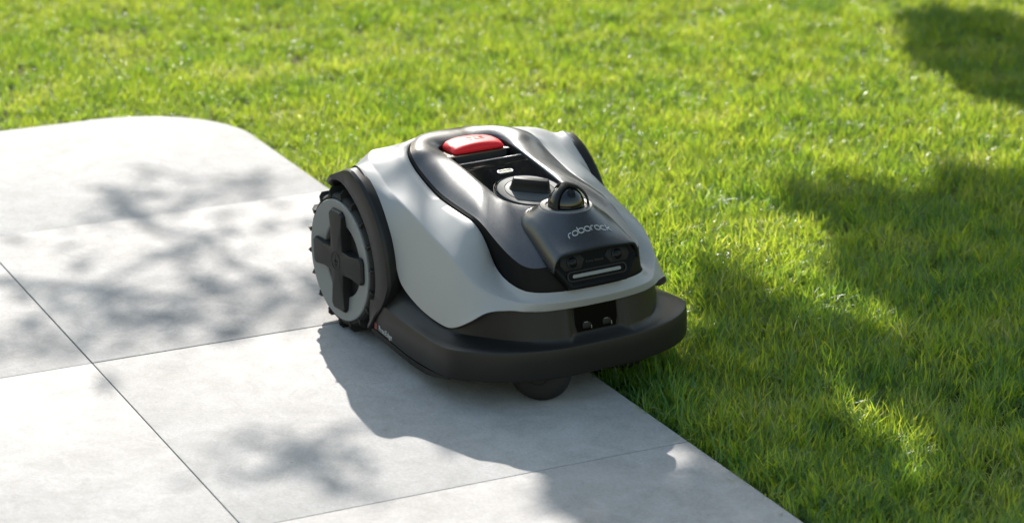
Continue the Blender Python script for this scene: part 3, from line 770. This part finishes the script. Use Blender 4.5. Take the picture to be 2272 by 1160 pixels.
def build_tree(name, label, base, areas, lit, fork_h, seed, clear=.045, r_first=.05):
    """areas: (ground patches, lowest, highest, spacing, leaves a cluster, leaf length, share kept); each patch is shaded by clusters up the sun's way"""
    rr = random.Random(seed)
    root = empty(name, base)
    tag(root, label, 'tree')
    cl = []
    for shade, hmin, hmax, spacing, per, leaf, keep in areas:
        for P in shade:
            xs_ = [p[0] for p in P]; ys_ = [p[1] for p in P]
            x = min(xs_)
            while x < max(xs_):
                y = min(ys_)
                while y < max(ys_):
                    gx, gy = x + rr.uniform(-.4, .4) * spacing, y + rr.uniform(-.4, .4) * spacing
                    if in_poly(gx, gy, P) and rr.random() < keep and not any(in_poly(gx + ox, gy + oy, q) for q in lit for ox, oy in ((0, 0), (clear, 0), (-clear, 0), (0, clear), (0, -clear))):
                        h = rr.uniform(hmin, hmax); k = h / SUN_TO.z
                        cl.append((Vector((gx + SUN_TO.x * k, gy + SUN_TO.y * k, h)), spacing, per, leaf))
                    y += spacing
                x += spacing
    B = Vector(base)
    # leaves
    V, Fc, tint = [], [], []
    for c, spacing, per, leaf in cl:
        for q in range(per):
            d = Vector((rr.gauss(0, 1), rr.gauss(0, 1), rr.gauss(0, 1))).normalized() * (rr.random() ** .5) * spacing * .75
            p = c + d
            L_ = leaf * rr.uniform(.7, 1.25); w = L_ * rr.uniform(.36, .5)
            ax = Vector((rr.uniform(-1, 1), rr.uniform(-1, 1), rr.uniform(-.9, .3))).normalized()
            sd = ax.cross(Vector((rr.uniform(-.5, .5), rr.uniform(-.5, .5), 1))).normalized(); nm = sd.cross(ax)
            n = len(V)
            for a_, b_, c_ in ((-.5, 0, 0), (-.2, .42, .06), (.12, .5, .08), (.5, 0, -.05), (.12, -.5, .08), (-.2, -.42, .06)):
                V.append(tuple(p + ax * (a_ * L_) + sd * (b_ * w) + nm * (c_ * L_) - B))
            Fc += [(n, n + 1, n + 2), (n, n + 2, n + 3), (n, n + 3, n + 4), (n, n + 4, n + 5)]
            tint += [rr.random()] * 4
    me = bpy.data.meshes.new('crown'); me.from_pydata(V, [], Fc); me.materials.append(M_leaf)
    at = me.attributes.new('tint', 'FLOAT', 'FACE'); at.data.foreach_set('value', tint)
    cr = bpy.data.objects.new('crown', me); COL.objects.link(cr); cr.parent = root
    # trunk and limbs: limbs gather towards the trunk's fork
    fork = Vector((0, 0, fork_h))
    tr = mesh_obj('trunk', *tube([(0, 0, -.1), (0, 0, .15), (.02, .01, fork_h * .5), (.0, .03, fork_h)], [.16, .12, .10, .085], 12), M_bark, root)
    groups = {}
    for c, *_ in cl:
        l = c - B; k = (round(l.x / .45), round(l.y / .45)); groups.setdefault(k, []).append(l)
    parts = []
    hubs = []
    for k, ls in groups.items():
        mid = sum(ls, Vector()) / len(ls); hubs.append((mid + Vector((0, 0, -.08)), ls))
    done = [(fork - Vector((0, 0, .05)), r_first)]; todo = list(hubs)
    while todo:                                   # every limb grows from the nearest limb already there
        d, hi, (src, r0) = min(((h[0] - p).length, i, (p, r)) for i, h in enumerate(todo) for p, r in done)
        hub, ls = todo.pop(hi); r1 = max(.006, r0 * .72)
        m1 = lerp(src, hub, .5) + Vector((rr.uniform(-.05, .05), rr.uniform(-.05, .05), .06))
        parts.append(tube([src, m1, hub], [r0, (r0 + r1) / 2, r1], 7)); done.append((hub, r1))
        for l in ls[::2]:
            m2 = lerp(hub, l, .5) + Vector((rr.uniform(-.04, .04), rr.uniform(-.04, .04), .03))
            parts.append(tube([hub, m2, l], [.005, .0035, .002], 5, cap=False))
    mesh_obj('limbs', *join(*parts), M_bark, root)
    return root

def roof_patch(P, z=.35):            # shade that falls on the machine's roof
    out = []
    for x, y in P:
        wx, wy = .0155 + x * .9962 - y * .0872, .7146 + x * .0872 + y * .9962
        out.append((wx - SUN_TO.x / SUN_TO.z * z, wy - SUN_TO.y / SUN_TO.z * z))
    return out
SHADE_S = SHADE_L[5:9]
SHADE_T = [roof_patch(P) for P in ([(.10,-.135),(.10,-.08),(.15,-.08),(.15,-.135)], [(.02,-.12),(.02,-.03),(.07,-.03),(.07,-.12)], [(-.02,.0),(-.02,.10),(.04,.10),(.04,.0)])]
OVERHANG = [[(3.3,.6),(3.3,2.2),(6.2,2.2),(6.4,.2),(5.2,-.7),(4.4,-.5)]]      # unseen boughs added over the right-hand lawn to cut its sky light
BROAD_L = [[(-1.05,.2),(-1.1,.72),(-.3,.62),(.0,.40),(.05,.0),(-.5,-.1)]]
BROAD_S = [[(.35,.05),(.45,.32),(.85,.3),(.85,.0)]]
SHADE_L = SHADE_L[:5] + SHADE_L[9:10]
SHADE_R.append([(1.35,.85),(1.3,1.5),(1.2,2.4),(2.6,2.4),(3.2,1.4),(3.0,.85)])  # crown patch added outside the frame to block more sky
build_tree('broadleaf_tree', 'broadleaf tree behind the lawn shading the right foreground', (-2.4, 5.2, -.02),
           [(SHADE_R, 2.2, 3.1, .11, 62, .085, 1.0), (SHADE_S, 2.8, 3.4, .08, 5, .060, .85), (BROAD_S, 2.8, 3.4, .15, 3, .06, .6), (SHADE_T, 2.6, 3.2, .07, 11, .055, .8), (OVERHANG, 2.5, 3.5, .17, 50, .085, 1.0)], LIT_R, 2.2, 3, clear=.024)
build_tree('slender_tree', 'slender tree behind the patio casting dappled shade on paving', (-5.9, -1.2, -.02),
           [(SHADE_L, 3.0, 3.8, .085, 4, .072, .68), (BROAD_L, 3.0, 4.0, .14, 4, .065, .6)], [], 2.6, 5, r_first=.02)

# unseen leafy screen added beyond the lawn to block glare from the low sky
def build_sky_block_hedge(name, label, c, half, ang, hgt, dep, nleaf, leaf, seed):
    r_ = np.random.default_rng(seed)
    root = empty(name, (c[0], c[1], -.02), rz=ang); tag(root, label, 'sky_block_hedge')
    u = r_.uniform(-half, half, nleaf); z = r_.uniform(.05, hgt, nleaf); side = r_.integers(0, 3, nleaf)
    d = np.where(side == 2, r_.uniform(-dep, dep, nleaf), np.where(side == 0, dep, -dep) * r_.uniform(.8, 1.08, nleaf))
    z = np.where(side == 2, hgt * r_.uniform(.93, 1.03, nleaf), z)
    bump = .10 * (vnoise(u, z, 21, 1.6) - .5) + .06 * (vnoise(u, z, 22, 5.0) - .5)
    P = np.stack([u, d + np.sign(d) * bump * 2, z + bump], 1)
    ax = r_.normal(size=(nleaf, 3)); ax[:, 2] -= .3; ax /= np.linalg.norm(ax, axis=1)[:, None]
    q = r_.normal(size=(nleaf, 3)); sd = np.cross(ax, q); sd /= np.linalg.norm(sd, axis=1)[:, None]
    L_ = leaf * r_.uniform(.7, 1.3, nleaf)[:, None]; w = L_ * .24
    V = np.stack([P - ax * L_ / 2, P + sd * w, P + ax * L_ / 2, P - sd * w], 1).reshape(-1, 3)
    me = bpy.data.meshes.new('foliage'); me.from_pydata(V.tolist(), [], (np.arange(nleaf)[:, None] * 4 + np.arange(4)).tolist()); me.materials.append(M_leaf)
    at = me.attributes.new('tint', 'FLOAT', 'FACE'); at.data.foreach_set('value', (r_.random(nleaf) * .6).astype(np.float32))
    f = bpy.data.objects.new('foliage', me); COL.objects.link(f); f.parent = root
    mesh_obj('light_block_core', *box(-half + .1, half - .1, -dep * .8, dep * .8, 0, hgt * .93), mat('sky_block_core', (.012, .016, .006), .95, spec=.1), root, smooth=False)  # solid dark box added inside so no light passes through
build_sky_block_hedge('sky_block_hedge', 'unseen leafy screen added beyond the lawn to block low sky glare', (-6.36, 3.97), 10.0, math.atan2(.898, .439), 2.6, .45, 34000, .13, 9)

# ------------------------------------------------------------------ grass
def grass_material():
    m = bpy.data.materials.new('grass_blade'); m.use_nodes = True; nt = m.node_tree; N = nt.nodes; L = nt.links
    b = N['Principled BSDF']; out = N['Material Output']
    at = N.new('ShaderNodeAttribute'); at.attribute_name = 'tint'
    oi = N.new('ShaderNodeObjectInfo'); geo = N.new('ShaderNodeNewGeometry')
    ns = N.new('ShaderNodeTexNoise'); ns.inputs['Scale'].default_value = 4.5; ns.inputs['Detail'].default_value = 4
    L.new(geo.outputs['Position'], ns.inputs['Vector'])
    r = N.new('ShaderNodeValToRGB'); e = r.color_ramp.elements
    e[0].position = 0.0; e[0].color = (.012, .062, .018, 1)
    e[1].position = 1.0; e[1].color = (.33, .32, .18, 1)
    for p, c in ((.32, (.024, .105, .022)), (.62, (.058, .160, .026)), (.90, (.11, .19, .035))):
        q = e.new(p); q.color = (*c, 1)
    s1 = N.new('ShaderNodeMath'); s1.operation = 'MULTIPLY_ADD'; s1.inputs[1].default_value = .55
    L.new(at.outputs['Fac'], s1.inputs[0])
    s2 = N.new('ShaderNodeMath'); s2.operation = 'MULTIPLY_ADD'; s2.inputs[1].default_value = .14
    L.new(oi.outputs['Random'], s2.inputs[0])
    s3 = N.new('ShaderNodeMath'); s3.operation = 'MULTIPLY_ADD'; s3.inputs[1].default_value = 1.05; s3.inputs[2].default_value = -.31
    L.new(ns.outputs[0], s3.inputs[0]); L.new(s3.outputs[0], s2.inputs[2]); L.new(s2.outputs[0], s1.inputs[2])
    L.new(s1.outputs[0], r.inputs[0])
    L.new(r.outputs[0], b.inputs['Base Color']); b.inputs['Roughness'].default_value = .33; b.inputs['Specular IOR Level'].default_value = .5
    r2 = N.new('ShaderNodeValToRGB'); e = r2.color_ramp.elements      # light coming through the blade is yellower
    e[0].position = 0.0; e[0].color = (.06, .17, .014, 1)
    e[1].position = 1.0; e[1].color = (.52, .48, .24, 1)
    for p, c in ((.32, (.17, .30, .018)), (.62, (.35, .44, .026)), (.90, (.52, .54, .055))):
        q = e.new(p); q.color = (*c, 1)
    L.new(s1.outputs[0], r2.inputs[0])
    t = N.new('ShaderNodeBsdfTranslucent'); L.new(r2.outputs[0], t.inputs[0])
    mx = N.new('ShaderNodeMixShader'); mx.inputs[0].default_value = .55
    L.new(b.outputs[0], mx.inputs[1]); L.new(t.outputs[0], mx.inputs[2]); L.new(mx.outputs[0], out.inputs[0])
    return m
M_grass = grass_material()
tufts = bpy.data.collections.new('grass_tufts')          # sources for the instances, not in the scene itself
NV = 14
for v in range(NV):
    rr = random.Random(100 + v); V, F, tint = [], [], []
    nbl = 30
    lean = rr.uniform(0, 2 * math.pi)
    for k in range(nbl):
        r0 = .021 * math.sqrt(rr.random()); a0 = rr.uniform(0, 2 * math.pi)
        p = Vector((r0 * math.cos(a0), r0 * math.sin(a0), 0))
        Lb = rr.uniform(.03, .072) * (.7 if rr.random() < .35 else 1); wb = rr.uniform(.0008, .0016)
        if rr.random() < .12: wb *= 1.4
        az = lean + rr.gauss(0, .9) if rr.random() < .5 else rr.uniform(0, 2 * math.pi)
        t0 = R(rr.uniform(4, 62)); bend = R(rr.uniform(0, 70))
        tc = min(1, max(0, rr.gauss(.5, .22)))
        if rr.random() < .04: tc = 1.15; bend += .3; t0 += .6
        seg = 4; n = len(V)
        tw = az + math.pi / 2 + rr.uniform(-.9, .9)
        sd = Vector((math.cos(tw), math.sin(tw), 0))
        for q in range(seg + 1):
            f = q / seg; th = t0 + bend * f
            w = wb * (1 - f ** 2.2) * (1 if q else .8)
            if q < seg:
                V += [tuple(p - sd * w), tuple(p + sd * w)]
            else: V.append(tuple(p))
            p = p + Vector((math.sin(th) * math.cos(az), math.sin(th) * math.sin(az), math.cos(th))) * (Lb / seg)
        for q in range(seg - 1): F.append((n + 2 * q, n + 2 * q + 1, n + 2 * q + 3, n + 2 * q + 2)); tint.append(tc)
        F.append((n + 2 * seg - 2, n + 2 * seg - 1, n + 2 * seg)); tint.append(tc)
    me = bpy.data.meshes.new('tuft'); me.from_pydata(V, [], F); me.materials.append(M_grass)
    at = me.attributes.new('tint', 'FLOAT', 'FACE'); at.data.foreach_set('value', tint)
    for p_ in me.polygons: p_.use_smooth = True
    tufts.objects.link(bpy.data.objects.new('tuft', me))

def outside_patio(x, y, m=0.0):
    """True where the lawn is; m > 0 keeps clear of the kerb line by m"""
    inn = (x > -2 * TL - m) & (y < TL + m)
    cx, cy = -2 * TL + CR, TL - CR
    corner = (x < cx) & (y > cy) & (np.hypot(x - cx, y - cy) > CR + m)
    return ~inn | corner
def scatter(x0, x1, y0, y1, d):
    nx, ny = int((x1 - x0) / d), int((y1 - y0) / d)
    X, Y = np.meshgrid(np.arange(nx), np.arange(ny)); X = X.ravel() * d + x0; Y = Y.ravel() * d + y0
    return X + rng.uniform(-.5, .5, X.size) * d, Y + rng.uniform(-.5, .5, Y.size) * d
x1, y1 = scatter(-3.5, 2.3, -1.2, 4.0, .0195)
x2, y2 = scatter(-9.0, 4.5, -5.0, 8.0, .05)
near2 = (x2 > -3.5) & (x2 < 2.3) & (y2 > -1.2) & (y2 < 4.0)
X = np.r_[x1, x2[~near2]]; Y = np.r_[y1, y2[~near2]]; S0 = np.r_[np.ones(x1.size), 1.5 * np.ones((~near2).sum())]
ok = outside_patio(X, Y, .011)
# nothing grows through the machine
th5 = R(5); dx, dy = X - .0155, Y - .7146
mx_, my_ = dx * math.cos(th5) + dy * math.sin(th5), -dx * math.sin(th5) + dy * math.cos(th5)
ok &= ~((mx_ > -.17) & (mx_ < .43) & (np.abs(my_) < .225))
X, Y, S0 = X[ok], Y[ok], S0[ok]
clump = vnoise(X, Y, 1, 7.0) * .55 + vnoise(X, Y, 2, 19.0) * .45
keep = rng.random(X.size) < .62 + .6 * clump
X, Y, S0, clump = X[keep], Y[keep], S0[keep], clump[keep]
near_front = np.interp(X * .5 + Y * .1, [-1.0, .1], [.66, .98])
scl = S0 * near_front * (.5 + .75 * clump) * rng.uniform(.75, 1.25, X.size)
edge = ~outside_patio(X, Y, .05); scl[edge] *= .8
flow = vnoise(X, Y, 3, 3.0) * 12.0
tilt = .28 * vnoise(X, Y, 4, 8.0)
rot = np.stack([tilt * np.cos(flow), tilt * np.sin(flow), rng.uniform(0, 2 * math.pi, X.size)], 1)
me = bpy.data.meshes.new('grass'); me.vertices.add(X.size)
co = np.stack([X, Y, np.full(X.size, -.021)], 1).astype(np.float32); me.vertices.foreach_set('co', co.ravel())
a = me.attributes.new('rot', 'FLOAT_VECTOR', 'POINT'); a.data.foreach_set('vector', rot.astype(np.float32).ravel())
a = me.attributes.new('scl', 'FLOAT', 'POINT'); a.data.foreach_set('value', scl.astype(np.float32))
a = me.attributes.new('pick', 'INT', 'POINT'); a.data.foreach_set('value', rng.integers(0, NV, X.size).astype(np.int32))
grass = bpy.data.objects.new('grass', me); COL.objects.link(grass)
tag(grass, 'sunlit green lawn grass growing round the patio', 'grass', kind='stuff')
ng = bpy.data.node_groups.new('grass_on_points', 'GeometryNodeTree')
ng.interface.new_socket('Geometry', in_out='INPUT', socket_type='NodeSocketGeometry')
ng.interface.new_socket('Geometry', in_out='OUTPUT', socket_type='NodeSocketGeometry')
N = ng.nodes; L = ng.links
gi, go = N.new('NodeGroupInput'), N.new('NodeGroupOutput')
m2p = N.new('GeometryNodeMeshToPoints'); iop = N.new('GeometryNodeInstanceOnPoints'); ci = N.new('GeometryNodeCollectionInfo')
ci.inputs['Collection'].default_value = tufts; ci.inputs['Separate Children'].default_value = True; ci.inputs['Reset Children'].default_value = True
def attr(n, t):
    q = N.new('GeometryNodeInputNamedAttribute'); q.data_type = t; q.inputs['Name'].default_value = n
    return [o for o in q.outputs if o.enabled and o.name == 'Attribute'][0]
iop.inputs['Pick Instance'].default_value = True
e2r = N.new('FunctionNodeEulerToRotation')
L.new(gi.outputs[0], m2p.inputs['Mesh']); L.new(m2p.outputs[0], iop.inputs['Points']); L.new(ci.outputs[0], iop.inputs['Instance'])
L.new(attr('pick', 'INT'), iop.inputs['Instance Index']); L.new(attr('rot', 'FLOAT_VECTOR'), e2r.inputs[0]); L.new(e2r.outputs[0], iop.inputs['Rotation'])
L.new(attr('scl', 'FLOAT'), iop.inputs['Scale']); L.new(iop.outputs[0], go.inputs[0])
md = grass.modifiers.new('tufts', 'NODES'); md.node_group = ng
print('tufts', X.size)
